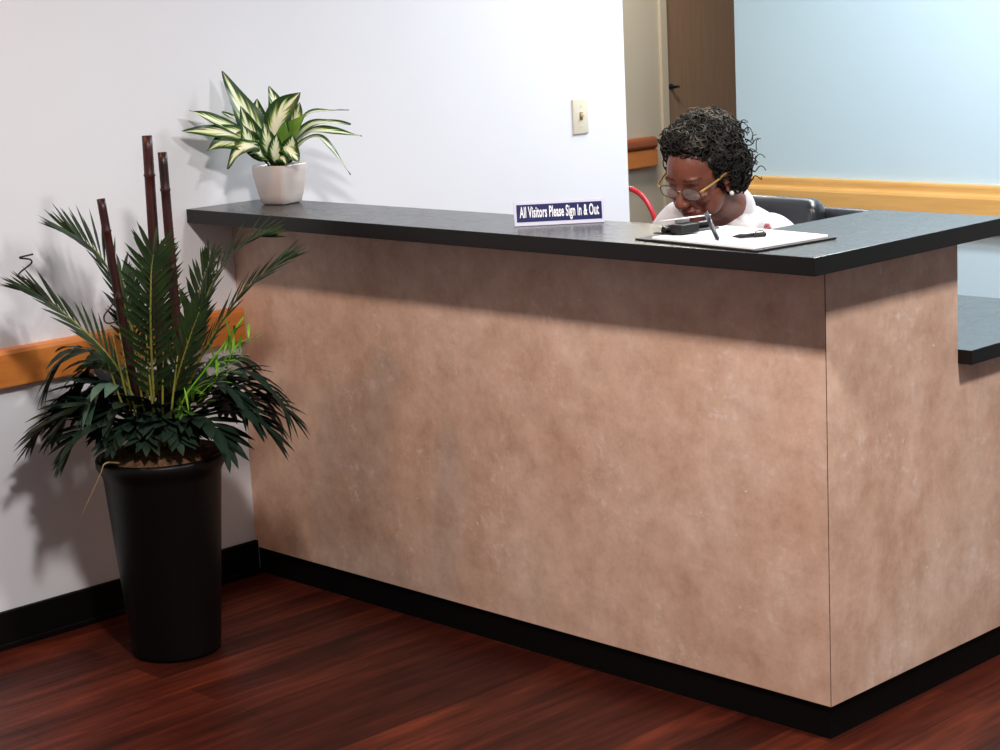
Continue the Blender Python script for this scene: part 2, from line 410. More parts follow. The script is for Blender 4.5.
def leaflet(bm, P, D, N, length, width, droop, segs=4, fold=.25, mid=.4, mi=0):
    D = D.normalized(); S = D.cross(N)
    if S.length < 1e-3: S = D.orthogonal()
    S.normalize(); N2 = S.cross(D).normalized(); prev = None
    for k in range(segs + 1):
        t = k / segs
        w = width * (math.sin(PI * min(1, t / mid) / 2) if t < mid else math.cos(PI / 2 * ((t - mid) / (1 - mid))) ** .8) * .5
        if k == 0: w = width * .12
        p = P + D * length * t + V((0, 0, -1)) * droop * length * t * t
        if k == segs: cur = [bm.verts.new(p)]
        else: cur = [bm.verts.new(p - S * w + N2 * w * fold), bm.verts.new(p), bm.verts.new(p + S * w + N2 * w * fold)]
        if prev:
            if len(cur) == 3:
                for q in (0, 1): bm.faces.new((prev[q], prev[q + 1], cur[q + 1], cur[q])).material_index = mi
            else:
                for q in (0, 1): bm.faces.new((prev[q], prev[q + 1], cur[0])).material_index = mi
        prev = cur

def frond(pts, n_, ll, width, N, ang=(60, 25), t0=.35, droop=.15, lift=.15, mats=('frond', 'stalk'), stem=.0045, taper=.45, jitter=.12, sides=(1, -1), label=None):
    bm = new_bm(); cv = bez(pts, 40)
    k_ = len(cv)
    tube(bm, cv[::2], [stem * (1 - .75 * i / 20) for i in range(21)], 6)
    for fc in bm.faces: fc.material_index = 1
    N = V(N)
    for i in range(n_):
        t = t0 + (1 - t0) * (i + .5) / n_
        x = t * (k_ - 1); a_ = int(x); P = cv[a_].lerp(cv[min(a_ + 1, k_ - 1)], x - a_)
        Tn = (cv[min(a_ + 2, k_ - 1)] - cv[max(a_ - 2, 0)]).normalized()
        S = Tn.cross(N).normalized(); N2 = S.cross(Tn).normalized()
        u = (t - t0) / (1 - t0)
        A = R(ang[0] + (ang[1] - ang[0]) * u)
        for sd in sides:
            lg = ll * (1 - taper * u) * (.55 + .45 * min(1, u / .25)) * random.uniform(1 - jitter, 1 + jitter)
            aa = A + random.uniform(-.1, .1)
            D = Tn * math.cos(aa) + S * sd * math.sin(aa) + N2 * (lift + random.uniform(-.08, .08))
            leaflet(bm, P, D, N2, lg, width * (1 - .35 * u), droop * random.uniform(.6, 1.4))
    Tn = (cv[-1] - cv[-3]).normalized()
    leaflet(bm, cv[-1], Tn, N, ll * (1 - taper) * .9, width * .7, droop)
    o = link('frond', bm, [M[mats[0]], M[mats[1]]], pp, True, 'keep')
    if label: o['label'] = label
    return o

toV = lambda r_, t_, z: (PR * r_ + PT * t_ + V((0, 0, z)))
view = toV(0, 1, .25)
# upright feathered fronds: (points as right, toward, height), leaflets, length, width
frond([pl(-.01, .0, .52), pl(-.03, -.02, .70), pl(-.061, -.04, .858), pl(-.11, -.05, .998), pl(-.16, -.05, 1.055), pl(-.19, -.05, 1.075)], 20, .145, .012, toV(.75, .35, .55), (40, 14), .40, -.05, .05, jitter=.2)
frond([pl(-.012, .03, .52), pl(-.05, .05, .68), pl(-.10, .07, .79), pl(-.185, .08, .888), pl(-.240, .08, .935), pl(-.268, .08, .950)], 21, .135, .0125, toV(.5, .35, .8), (36, 10), .30, .02, .05, jitter=.25)
frond([pl(.0, .04, .52), pl(.012, .09, .70), pl(.022, .11, .85), pl(.034, .11, .98), pl(.042, .10, 1.03)], 24, .120, .0135, view, (52, 34), .22, .05, .20, taper=.25)
frond([pl(.0, -.04, .52), pl(-.005, -.09, .75), pl(.005, -.12, .88), pl(.010, -.15, .97)], 20, .12, .013, view, (48, 30), .3, .08, .1, taper=.3)
frond([pl(.02, -.02, .52), pl(.07, -.05, .74), pl(.112, -.06, .849), pl(.179, -.07, .971), pl(.25, -.07, 1.032), pl(.29, -.06, 1.045)], 21, .130, .013, toV(-.75, .35, .55), (42, 14), .35, .0, .05, jitter=.22)
frond([pl(.03, .03, .52), pl(.10, .06, .71), pl(.159, .08, .81), pl(.241, .10, .918), pl(.32, .10, .98), pl(.345, .10, .995)], 22, .130, .0135, toV(-.5, .35, .8), (36, 12), .3, .02, .05, jitter=.22)
frond([pl(-.02, -.03, .52), pl(-.05, -.10, .72), pl(-.075, -.14, .86), pl(-.095, -.17, .95)], 20, .12, .014, toV(.4, .6, .6), (45, 22), .3, .05, .1)
frond([pl(.03, -.04, .52), pl(.07, -.11, .72), pl(.10, -.16, .88), pl(.13, -.19, .97)], 20, .12, .014, toV(-.4, .6, .6), (45, 22), .3, .05, .1)
frond([pl(.02, .02, .52), pl(.055, .05, .68), pl(.10, .06, .80), pl(.135, .06, .88)], 18, .12, .015, toV(-.3, .8, .5), (48, 20), .25, .05, .1)
# broad leaved fronds spreading over the rim
def skirt(az, ln, rise, drop, mats=('skirt', 'skirt'), n_=8, ll=.13, wd=.036, z0=.54, label=None, lift=.02, droop=.14, N=(0, 0, 1)):
    a_ = R(az); d = (math.cos(a_), math.sin(a_))
    pts = [pl(d[0] * s, d[1] * s, z) for s, z in ((.02, z0), (ln * .35, z0 + rise * .75), (ln * .68, z0 + rise), (ln * .9, z0 + rise - drop * .45), (ln, z0 + rise - drop))]
    frond(pts, n_, ll, wd, N, (58, 22), .22, droop, lift, mats, .004, .35, .15, label=label)
# az: 0 = right, 90 = toward the viewer, 180 = left
for az, ln, rise, drop in ((92, .11, .045, .015), (62, .13, .05, .02), (30, .20, .055, .05), (4, .28, .065, .07), (-24, .29, .08, .07), (-55, .24, .10, .06),
                           (-90, .20, .12, .05), (-125, .24, .11, .05), (124, .14, .05, .02), (150, .23, .055, .05), (174, .30, .07, .05), (186, .31, .085, .07), (200, .28, .09, .07),
                           (110, .10, .075, .02), (45, .13, .08, .03), (14, .24, .11, .05), (162, .24, .10, .05), (78, .09, .09, .02), (-10, .27, .13, .07), (190, .25, .14, .06), (136, .14, .10, .03), (216, .24, .13, .06)):
    skirt(az, ln, rise, drop, z0=.56, ll=.115 if 40 < az < 130 else .135, droop=.03 if 40 < az < 130 else .07, n_=6 if 40 < az < 130 else 8, lift=.16 if 40 < az < 130 else .06, wd=.036 if 40 < az < 130 else .042)
skirt(4, .32, .18, .10, n_=9, ll=.12, wd=.030, droop=.3)
skirt(-6, .33, .11, .06, n_=8, ll=.12, wd=.034, droop=.08)
skirt(-18, .27, .20, .07, n_=9, ll=.11, wd=.026, droop=.3)
skirt(20, .24, .17, .06, n_=9, ll=.11, wd=.028, droop=.2)
skirt(178, .25, .25, .06, ('frond', 'frond'), 9, .12, .032, droop=.35)
skirt(196, .21, .21, .06, ('frond', 'frond'), 9, .11, .030, droop=.3)
skirt(150, .17, .17, .04, ('pale', 'pale'), 6, .095, .034, label='broad leaf over the left of the rim, light painted in as grey green', droop=.5)
skirt(48, .13, .115, .05, ('midleaf', 'midleaf'), 5, .07, .026, label='mid green leaf at the front')
# grassy bright sprig
bm = new_bm(); random.seed(11)
for i in range(64):
    t = random.random()
    b_ = pl(.085 + .16 * t + random.uniform(-.015, .02), .12 + random.uniform(-.03, .04), .645 + .17 * t + random.uniform(-.02, .03))
    leaflet(bm, b_, toV(random.uniform(-.2, 1), random.uniform(-.4, .6), random.uniform(.1, 1)), V((0, 0, 1)), random.uniform(.05, .09), .0075, .25, 4)
tube(bm, bez([pl(.03, .06, .52), pl(.08, .11, .66), pl(.16, .12, .76), pl(.25, .12, .87)], 12), .0025, 5)
o = link('grass_sprig', bm, M['bright'], pp, True, 'keep'); o['label'] = 'bright green grassy sprig'
# yellowish stalks
random.seed(3)
for i, (r0, r1, z1) in enumerate(((-.03, -.085, .86), (-.02, -.06, .84), (-.005, -.03, .82), (.01, .005, .84), (.02, .045, .80), (-.03, -.11, .80), (.0, -.012, .78), (.03, .08, .78))):
    bm = new_bm(); y0 = random.uniform(.03, .09)
    tube(bm, bez([pl(r0, y0 * .6, .52), pl((r0 + r1) / 2, y0 + .03, .5 + (z1 - .5) * .5), pl(r1, y0 + .02, z1)], 10), [.0045 - .0003 * k for k in range(11)], 6)
    o = link('stalk', bm, M['stalk'], pp, True)
# bamboo canes
def cane(p0, p1, r_):
    bm = new_bm(); n_ = 24; P = []; rad = []
    p0, p1 = V(p0), V(p1)
    for i in range(n_ + 1):
        t = i / n_; P.append(p0.lerp(p1, t)); rad.append(r_ * (1 - .12 * t))
        if i % 6 == 3:
            for dt, k in ((.006, 1.16), (.012, 1.0)): P.append(p0.lerp(p1, t + dt)); rad.append(r_ * (1 - .12 * t) * k)
    tube(bm, P, rad, 14); link('bamboo_cane', bm, M['bamboo'], pp, True)
cane(pl(.013, -.02, .49), pl(.022, -.05, 1.305), .0145)
cane(pl(.064, -.01, .49), pl(.060, -.03, 1.264), .0130)
cane(pl(-.035, .0, .49), pl(-.094, .0, 1.160), .0120)
# curly vine tendrils and a dry straw
bm = new_bm(); tube(bm, bez([pl(-.20, .08, .905), pl(-.243, .08, .945), pl(-.262, .085, .975), pl(-.292, .08, .993), pl(-.262, .07, 1.018), pl(-.262, .08, 1.030), pl(-.284, .09, 1.036), pl(-.252, .08, 1.042)], 36), .0022, 6)
link('vine_tendril', bm, M['vine'], pp, True)
bm = new_bm(); tube(bm, bez([pl(-.06, .0, .86), pl(-.10, .02, .855), pl(-.105, .03, .875), pl(-.085, .02, .90), pl(-.07, .01, .93)], 20), .002, 6)
link('vine_tendril', bm, M['vine'], pp, True)
bm = new_bm(); tube(bm, bez([pl(-.08, .125, .525), pl(-.110, .145, .530), pl(-.125, .15, .50), pl(-.185, .155, .39)], 12), [.003 - .0002 * k for k in range(13)], 5)
link('straw', bm, M['straw'], pp, True)

# ------------------------------------------------------------------ small variegated plant on the counter
QA = V((-1.865, .060, H))
def ql(r_, t_, z): return QA + PR * r_ + PT * t_ + V((0, 0, z))
vp = empty('potted_houseplant', QA, 'small variegated cream and green houseplant in a square white pot on the counter', 'potted plant')
bm = new_bm(); prev = None
def rsq(h, rc, z, rotd):
    out = []
    for q in range(4):
        for k in range(6):
            a_ = PI / 2 * q + PI / 2 * k / 5
            cx = (h - rc) * (1 if q in (0, 3) else -1); cy = (h - rc) * (1 if q in (0, 1) else -1)
            p = V((cx + rc * math.cos(a_), cy + rc * math.sin(a_), 0)); p.rotate(Quaternion((0, 0, 1), rotd))
            out.append(QA + p + V((0, 0, z)))
    return out
rot = R(12)
prof = [(.0, .0, .0)] + [(h_ * 1.05, r_ * 1.05, z_ * 1.06) for h_, r_, z_ in [(.034, .010, .0), (.0395, .011, .004), (.045, .012, .025), (.0505, .013, .055), (.0535, .013, .080), (.054, .013, .098), (.0535, .013, .102), (.051, .012, .102), (.049, .012, .095), (.048, .012, .085)]]
for h, rc, z in prof[1:]:
    ring = [bm.verts.new(p) for p in rsq(h, rc, z, rot)]
    if prev:
        for k in range(24): bm.faces.new((prev[k], prev[(k + 1) % 24], ring[(k + 1) % 24], ring[k]))
    else: bm.faces.new(ring[::-1])
    prev = ring
link('pot', bm, M['ceramic'], vp, True)
bm = new_bm(); bm.faces.new([bm.verts.new(p) for p in rsq(.0482, .012, .088, rot)]); bmesh.ops.triangulate(bm, faces=bm.faces); link('soil', bm, M['potsoil'], vp)

def leaf(pts, width, N, material='varieg', petiole=.25, fold=.22, wav=.06, name='leaf'):
    bm = new_bm(); uvl = bm.loops.layers.uv.new('UVMap')
    cv = bez(pts, 26); N = V(N); k0 = int(26 * petiole)
    tube(bm, cv[:k0 + 2], .0028, 6)
    for fc in bm.faces:
        for lp in fc.loops: lp[uvl].uv = (.93, .3)
    rows = []; NX = 8; m_ = 26 - k0; ph = random.uniform(0, 6)
    for i in range(k0, 27):
        t = (i - k0) / m_
        w = width * .5 * (math.sin(PI * t ** .72) ** .85 if 0 < t < 1 else 0) + .0006
        Tn = (cv[min(i + 1, 26)] - cv[max(i - 1, 0)]).normalized()
        S = Tn.cross(N).normalized(); N2 = S.cross(Tn).normalized(); row = []
        for j in range(NX + 1):
            u = j / NX * 2 - 1
            p = cv[i] + S * u * w + N2 * (abs(u) * w * fold + wav * width * u * u * math.sin(9 * t + ph + u))
            row.append((bm.verts.new(p), j / NX, t))
        rows.append(row)
    for a_, b_ in zip(rows, rows[1:]):
        for j in range(NX):
            q = (a_[j], a_[j + 1], b_[j + 1], b_[j])
            fc = bm.faces.new([x[0] for x in q])
            for lp, x in zip(fc.loops, q): lp[uvl].uv = (x[1], x[2])
    return link(name, bm, M[material], vp, True, 'keep')
random.seed(9)
Z = .09
vw = toV(0, 1, .3); uu = V((0, 0, 1))
def ql3(l): return [ql(*p) for p in l]
leaf(ql3([(-.012, 0, Z), (-.035, 0, .14), (-.082, .0, .244), (-.138, -.01, .366)]), .088, toV(.55, .9, .25), petiole=.22)
leaf(ql3([(-.002, .0, Z), (-.004, .0, .15), (.010, .005, .235), (.072, .01, .300)]), .088, toV(-.35, .9, .35), petiole=.35)
leaf(ql3([(-.012, 0, Z), (-.035, .01, .15), (-.105, .03, .205), (-.175, .055, .245), (-.222, .07, .268)]), .046, toV(.3, .55, .8), petiole=.25)
leaf(ql3([(-.012, .01, Z), (-.04, .02, .15), (-.10, .045, .195), (-.17, .07, .210), (-.246, .08, .214)]), .050, toV(.1, .8, .6), petiole=.22)
leaf(ql3([(-.012, .015, Z), (-.04, .03, .15), (-.085, .05, .178), (-.135, .065, .180), (-.184, .075, .158)]), .072, toV(-.1, .8, .6), petiole=.2)
leaf(ql3([(-.008, .015, Z), (-.04, .045, .155), (-.075, .075, .165), (-.105, .085, .145), (-.130, .09, .108)]), .058, toV(-.5, .7, .5), petiole=.25)
leaf(ql3([(-.004, 0, Z), (.03, .0, .17), (.085, -.01, .236), (.145, -.015, .244), (.199, -.02, .243)]), .040, toV(-.2, .12, 1), petiole=.3)
leaf(ql3([(0, 0, Z), (.03, .0, .15), (.09, .0, .207), (.145, .0, .214), (.203, .0, .206)]), .045, toV(-.1, .35, 1), petiole=.25)
leaf(ql3([(0, .005, Z), (.03, .01, .14), (.09, .02, .190), (.16, .03, .190), (.233, .03, .175)]), .045, toV(0, .4, 1), petiole=.25)
leaf(ql3([(0, .01, Z), (.03, .02, .135), (.10, .03, .178), (.145, .035, .150), (.196, .035, .072)]), .040, toV(.7, .25, .8), petiole=.25)
leaf(ql3([(-.010, .01, Z), (-.03, .02, .14), (-.068, .025, .20), (-.092, .02, .272)]), .060, toV(.3, .9, .2), petiole=.25)
leaf(ql3([(-.002, .02, Z), (.012, .04, .145), (.030, .06, .155), (.050, .075, .135), (.064, .08, .118)]), .050, toV(.3, .9, .5), petiole=.2)
leaf(ql3([(-.012, -.01, Z), (-.05, -.02, .18), (-.105, -.03, .228), (-.152, -.04, .254)]), .045, toV(.2, .3, .9), petiole=.3)
leaf(ql3([(-.006, -.02, Z), (-.002, -.03, .20), (-.005, -.04, .27), (-.019, -.05, .318)]), .045, toV(.4, .8, .1), petiole=.3)
leaf(ql3([(0, .01, Z), (.015, .02, .15), (.045, .03, .20), (.088, .03, .243)]), .056, toV(-.5, .8, .4), 'gleaf', petiole=.25)
leaf(ql3([(0, .02, Z), (.012, .035, .14), (.020, .045, .18), (.028, .045, .225)]), .050, toV(-.2, .95, .1), 'gleaf', petiole=.2)
leaf(ql3([(-.006, .02, Z), (-.014, .04, .14), (-.022, .05, .18), (-.028, .05, .225)]), .050, toV(.3, .95, .1), petiole=.2)
leaf(ql3([(-.008, .02, Z), (-.028, .045, .135), (-.05, .06, .15), (-.072, .07, .142)]), .045, toV(-.2, .9, .5), petiole=.2)
leaf(ql3([(.004, -.015, Z), (.03, -.03, .17), (.05, -.05, .23), (.062, -.055, .27)]), .045, toV(-.3, .9, .2), petiole=.25)
leaf(ql3([(-.01, -.015, Z), (-.04, -.04, .18), (-.055, -.05, .24), (-.055, -.055, .285)]), .050, toV(.1, .9, .2), petiole=.25)
leaf(ql3([(.005, .02, Z), (.03, .045, .13), (.045, .06, .165), (.05, .07, .19)]), .050, toV(-.2, .9, .4), petiole=.2)
leaf(ql3([(-.004, .03, Z), (-.002, .055, .13), (.002, .065, .165), (.008, .07, .195)]), .042, toV(.1, .95, .3), petiole=.2)
leaf(ql3([(-.014, .01, Z), (-.05, .03, .14), (-.075, .045, .185), (-.085, .05, .222)]), .055, toV(.4, .85, .4), petiole=.2)
leaf(ql3([(0, .02, Z), (.006, .05, .125), (.018, .07, .13), (.03, .085, .112)]), .036, toV(.1, .9, .6), petiole=.2)

# ------------------------------------------------------------------ sign-in sign
sg = empty('desk_sign', (-.779, .0335, H), 'navy and white visitor sign-in sign standing on the counter', 'sign')
a_ = V((-.848, -.047, H)); b_ = V((-.706, .108, H)); ax = (b_ - a_).normalized(); nx = V((ax.y, -ax.x, 0)); W = (b_ - a_).length
tl = R(12); upv = (V((0, 0, 1)) * math.cos(tl) - nx * math.sin(tl)); nrm = ax.cross(upv)
SM = Matrix((ax, upv, nrm)).transposed().to_4x4(); SM.translation = a_
HS = .0575
bm = new_bm(); box(bm, 0, W, .0006, HS, -.004, 0, .0012, 2, SM); link('sign_plate', bm, M['acrylic'], sg)
bm = new_bm()
fm = Matrix((ax, V((0, 0, 1)), nx)).transposed().to_4x4(); fm.translation = a_
box(bm, .004, W - .004, .0005, .0045, -.034, -.004, .001, 1, fm); link('sign_foot', bm, M['acrylic'], sg)
bm = new_bm(); box(bm, .006, W - .005, .010, HS - .007, -.0005, .0010, 0, 1, SM); link('sign_face', bm, M['navy'], sg)
cu = bpy.data.curves.new('t', 'FONT'); cu.body = 'All Visitors Please Sign In & Out'; cu.size = 1; cu.offset = .024; cu.align_x = 'LEFT'; cu.space_character = 1.06
to = bpy.data.objects.new('t', cu); C.objects.link(to); dg = bpy.context.evaluated_depsgraph_get(); dg.update()
me = bpy.data.meshes.new_from_object(to.evaluated_get(dg)); bpy.data.objects.remove(to)
bm = new_bm(); bm.from_mesh(me)
x0 = min(v_.co.x for v_ in bm.verts); x1 = max(v_.co.x for v_ in bm.verts); y0 = min(v_.co.y for v_ in bm.verts); y1 = max(v_.co.y for v_ in bm.verts)
for v_ in bm.verts: v_.co = SM @ V((.013 + (v_.co.x - x0) / (x1 - x0) * (W - .025), .0115 + (v_.co.y - y0) / (y1 - y0) * .0345, .0014))
link('lettering', bm, M['lettering'], sg, False, 'keep')

# ------------------------------------------------------------------ clipboard and pens
cbx = V((.37, -.040, 0)).normalized(); cby = V((-cbx.y, cbx.x, 0))
BM_ = Matrix((cbx, cby, V((0, 0, 1)))).transposed().to_4x4(); BM_.translation = (-.428, -.101, H)
cl = empty('clipboard', (-.24, 0, H), 'black clipboard holding white sign-in sheets near the counter corner', 'clipboard')
bm = new_bm(); prism(bm, [(0, .004), (.004, 0), (.362, 0), (.366, .004), (.366, .236), (.362, .24), (.004, .24), (0, .236)], .0004, .0042, .0008, 1, BM_); link('board', bm, M['black'], cl)
bm = new_bm(); box(bm, 0.050, .350, .006, .228, .0042, .0095, .0006, 1, BM_); link('paper_stack', bm, M['paper'], cl)
bm = new_bm(); box(bm, .012, .075, .045, .185, .0095, .0125, .001, 1, BM_)
tube(bm, [BM_ @ V((.040, .05, .018)), BM_ @ V((.040, .18, .018))], .008, 12)
box(bm, .060, .095, .050, .105, .0125, .032, .003, 2, BM_)
link('clip', bm, M['black'], cl)
bm = new_bm(); tm = BM_ @ Matrix.Translation((.03, .115, .036)) @ Matrix.Rotation(R(-8), 4, 'Y')
box(bm, -.030, .040, -.040, .050, -.001, .001, .0006, 1, tm); box(bm, -.002, .002, -.02, .02, -.022, 0, 0, 1, tm); link('clip_lever', bm, M['paper'], cl)

def pen(name, tip, end, r_, mat_, capmat, label):
    tip, end = V(tip), V(end); d = (end - tip).normalized(); ln = (end - tip).length
    p = tag(bpy.data.objects.new(name, None), label, 'pen', None); C.objects.link(p); p.location = tip; p.matrix_world = Matrix.Translation(tip); p.empty_display_size = .02
    bm = new_bm(); tube(bm, [tip + d * s for s in (0, .010, .016, ln * .62)], [.001, r_ * .75, r_, r_], 12); link('barrel', bm, mat_, p, True)
    bm = new_bm(); tube(bm, [tip + d * s for s in (ln * .62, ln * .63, ln - .002, ln)], [r_, r_ * 1.12, r_ * 1.12, r_ * .7], 12); link('cap', bm, capmat, p, True)
    sd = d.cross(V((0, 0, 1))).normalized(); n_ = sd.cross(d)
    bm = new_bm(); tube(bm, [tip + d * (ln - .004) + n_ * r_ * 1.1, tip + d * (ln - .008) + n_ * (r_ * 1.9), tip + d * (ln * .70) + n_ * (r_ * 1.7), tip + d * (ln * .69) + n_ * r_ * 1.1], .0013, 6); link('pocket_clip', bm, capmat, p, True)
    return p
pen('pen', (-.205, -.088, 1.0805), (-.318, .012, 1.119), .0048, M['black'], M['dsteel'], 'grey capped black pen propped against the clipboard clip')
pen('pen', (-.192, -.058, 1.0852), (-.150, .002, 1.0856), .0046, M['black'], M['black'], 'all black pen lying flat on the white sheets')
bm = new_bm(); box(bm, -.40, -.190, .56, .79, ZL + .0003, ZL + .0016, 0, 1, None)
for v_ in bm.verts: pass
tag(link('paper_sheet', bm, M['paper']), 'loose white paper on the lower work surface behind the side panel', 'paper')

# ------------------------------------------------------------------ office chair
ch = empty('office_chair', (-.955, 1.07, 0), 'black leather office chair behind the seated person', 'chair')
CH = Matrix.Translation((-.955, 1.06, 0)) @ Matrix.Rotation(R(-4), 4, 'Z')
bm = new_bm()
def cushion(bm, w, h, d, mtx, r_=.06):
    vs = box(bm, -w / 2, w / 2, -d / 2, d / 2, 0, h, min(r_, d * .48), 5)
    for v_ in vs:
        z = v_.co.z / h; x = v_.co.x / (w / 2)
        v_.co.z -= .030 * x * x * max(0, z)
        v_.co.y += -.05 * x * x + .03 * (z - .5)
        v_.co = mtx @ v_.co
cushion(bm, .52, .53, .05, CH @ Matrix.Translation((0, .115, .475)) @ Matrix.Rotation(R(-6), 4, 'X')); link('back_shell', bm, M['leather'], ch, True)
bm = new_bm(); cushion(bm, .36, .49, .085, CH @ Matrix.Translation((-.080, .075, .536)) @ Matrix.Rotation(R(-6), 4, 'X'), .04)
for v_ in bm.verts: v_.co += V((0, -1, 0)) * .006 * math.sin(v_.co.z * 45)
link('back_pad', bm, M['leather'], ch, True)
bm = new_bm(); vs = box(bm, -.26, .26, -.26, .22, .37, .455, .035, 4, CH); link('seat', bm, M['leather'], ch, True)
for sx_ in (-1, 1):
    bm = new_bm(); tube(bm, [CH @ V(p) for p in bez([(sx_ * .27, .13, .42), (sx_ * .31, .13, .55), (sx_ * .31, .08, .655), (sx_ * .31, -.1, .66), (sx_ * .31, -.13, .60), (sx_ * .27, -.10, .42)], 24)], .016, 8); link('armrest', bm, M['black'], ch, True)
bm = new_bm(); tube(bm, [CH @ V((0, 0, .09)), CH @ V((0, 0, .37))], .028, 16); link('gas_column', bm, M['dsteel'], ch, True)
bm = new_bm()
for k in range(5):
    q = Matrix.Rotation(2 * PI * k / 5 + .3, 4, 'Z'); tube(bm, [CH @ (q @ V((.0, 0, .105))), CH @ (q @ V((.15, 0, .10))), CH @ (q @ V((.29, 0, .075)))], [.028, .022, .016], 8)
link('star_base', bm, M['black'], ch, True)
for k in range(5):
    q = Matrix.Rotation(2 * PI * k / 5 + .3, 4, 'Z'); bm = new_bm()
    for s in (-.014, .014): tube(bm, [CH @ (q @ V((.285, s - .008, .029))), CH @ (q @ V((.285, s + .008, .029)))], .0285, 16)
    tube(bm, [CH @ (q @ V((.285, 0, .03))), CH @ (q @ V((.285, 0, .075)))], .007, 8)
    link('caster', bm, M['black'], ch, True)

# red tube chair in the hall opening
rc = empty('tube_chair', (-2.42, 2.1, 0), 'red tubular chair frame in the hall opening beside the white wall', 'chair')
RX = Matrix.Translation((-2.345, 1.93, .008))
bm = new_bm(); tube(bm, [RX @ V(p) for p in bez([(-.20, .02, .45), (-.20, .0, .70), (-.185, -.01, .82), (-.11, -.012, .888), (0, -.013, .900), (.11, -.012, .890), (.170, -.01, .845), (.20, 0, .76), (.215, .0, .60), (.215, .02, .45)], 48)], .0095, 10); link('hoop_back', bm, M['red'], rc, True)
bm = new_bm(); vs = box(bm, -.225, .23, .0, .42, .425, .46, .015, 3, RX); link('seat', bm, M['black'], rc, True)
for x, y, s in ((-.20, .02, -1), (.215, .02, 1), (-.20, .39, -1), (.215, .39, 1)):
    bm = new_bm(); tube(bm, [RX @ V((x, y, .44)), RX @ V((x + s * .012, y + (.02 if y > .2 else -.02), .0))], .0095, 10); link('leg', bm, M['red'], rc, True)

# ------------------------------------------------------------------ the seated person
HC = V((-.841, .62, 1.129))
HM = Matrix.Translation(HC) @ Matrix.Rotation(PI + .121, 4, 'Z') @ Matrix.Rotation(-.082, 4, 'Y') @ Matrix.Rotation(-.429, 4, 'X')
bm = new_bm()
E_ = lambda c, r, rx=0, ry=0, rz=0, u=20, v=14: ellip(bm, (0, 0, 0), r, HM @ Matrix.Translation(c) @ Matrix.Rotation(rz, 4, 'Z') @ Matrix.Rotation(ry, 4, 'Y') @ Matrix.Rotation(rx, 4, 'X'), u, v)
E_((0, -.015, .035), (.074, .094, .084))          # cranium
E_((0, .025, .026), (.067, .070, .084))           # forehead / face block
E_((0, .030, -.040), (.056, .056, .062))          # mid face
E_((0, .038, -.078), (.040, .048, .036))          # jaw
E_((0, .066, -.098), (.022, .020, .017))          # chin
for s in (-1, 1):
    E_((s * .046, .030, -.055), (.018, .042, .036), 0, 0, 0)   # jaw side
    E_((s * .040, .066, -.022), (.024, .020, .020))            # cheek
    E_((s * .030, .082, .030), (.024, .012, .010), 0, s * .12, -s * .22)   # brow
    E_((s * .031, .076, .010), (.015, .014, .0115))            # eyelid
    E_((s * .0135, .102, -.030), (.009, .012, .008))           # nostril wing
    E_((s * .074, -.008, -.008), (.008, .018, .030), -.15, 0, s * .25)     # ear
    E_((s * .076, -.000, -.036), (.006, .009, .010))           # lobe
    E_((s * .024, .080, -.062), (.012, .008, .008))            # corner of mouth
tube(bm, [HM @ V(p) for p in ((0, .086, .022), (0, .094, .004), (0, .104, -.012), (0, .112, -.026))], [.008, .0085, .011, .013], 12, roundcap=True)   # nose
E_((0, .090, -.056), (.022, .013, .0065))         # upper lip
E_((0, .086, -.069), (.019, .013, .0070))         # lower lip
# neck, torso, arms, legs
tube(bm, bez([HM @ V((0, -.020, -.02)), HM @ V((0, -.022, -.075)), V((-.872, .745, 1.045)), V((-.895, .815, .985)), V((-.90, .85, .93))], 14), [.052 + .0008 * i for i in range(15)], 20)
def torso(bm, off=0.0):
    rings = []
    for z, cx, cy, rx, ry in ((.50, -.905, .985, .165, .125), (.58, -.905, .98, .170, .125), (.68, -.905, .955, .155, .115), (.78, -.905, .925, .162, .118), (.87, -.905, .885, .170, .118), (.93, -.905, .855, .165, .105), (.975, -.90, .832, .135, .085), (1.005, -.897, .815, .085, .066), (1.02, -.893, .80, .060, .056)):
        rings.append([bm.verts.new((cx + (rx + off) * math.copysign(abs(math.cos(a)) ** .85, math.cos(a)), cy + (ry + off) * math.copysign(abs(math.sin(a)) ** .85, math.sin(a)), z)) for a in [2 * PI * k / 36 for k in range(36)]])
    for a, b in zip(rings, rings[1:]):
        for k in range(36): bm.faces.new((a[k], a[(k + 1) % 36], b[(k + 1) % 36], b[k]))
    bm.faces.new(rings[0][::-1]); bm.faces.new(rings[-1])
torso(bm)
SH = {1: V((-.752, .815, .944)), -1: V((-1.068, .800, .974))}
EL = {1: V((-.655, .680, .815)), -1: V((-1.150, .690, .815))}
WR = {1: V((-.765, .460, .815)), -1: V((-1.035, .450, .815))}
HD = {1: V((-.55, -1, -.10)).normalized(), -1: V((.50, -1, -.12)).normalized()}
def arm(bm, s, off=0, cuff=False):
    tube(bm, bez([SH[s] + V((-s * .05, .01, .0)), SH[s], SH[s].lerp(EL[s], .5), EL[s], EL[s].lerp(WR[s], .35), WR[s]], 20), [(.052 - .017 * (i / 20) ** .8) + off for i in range(21)], 18, roundcap=not cuff)
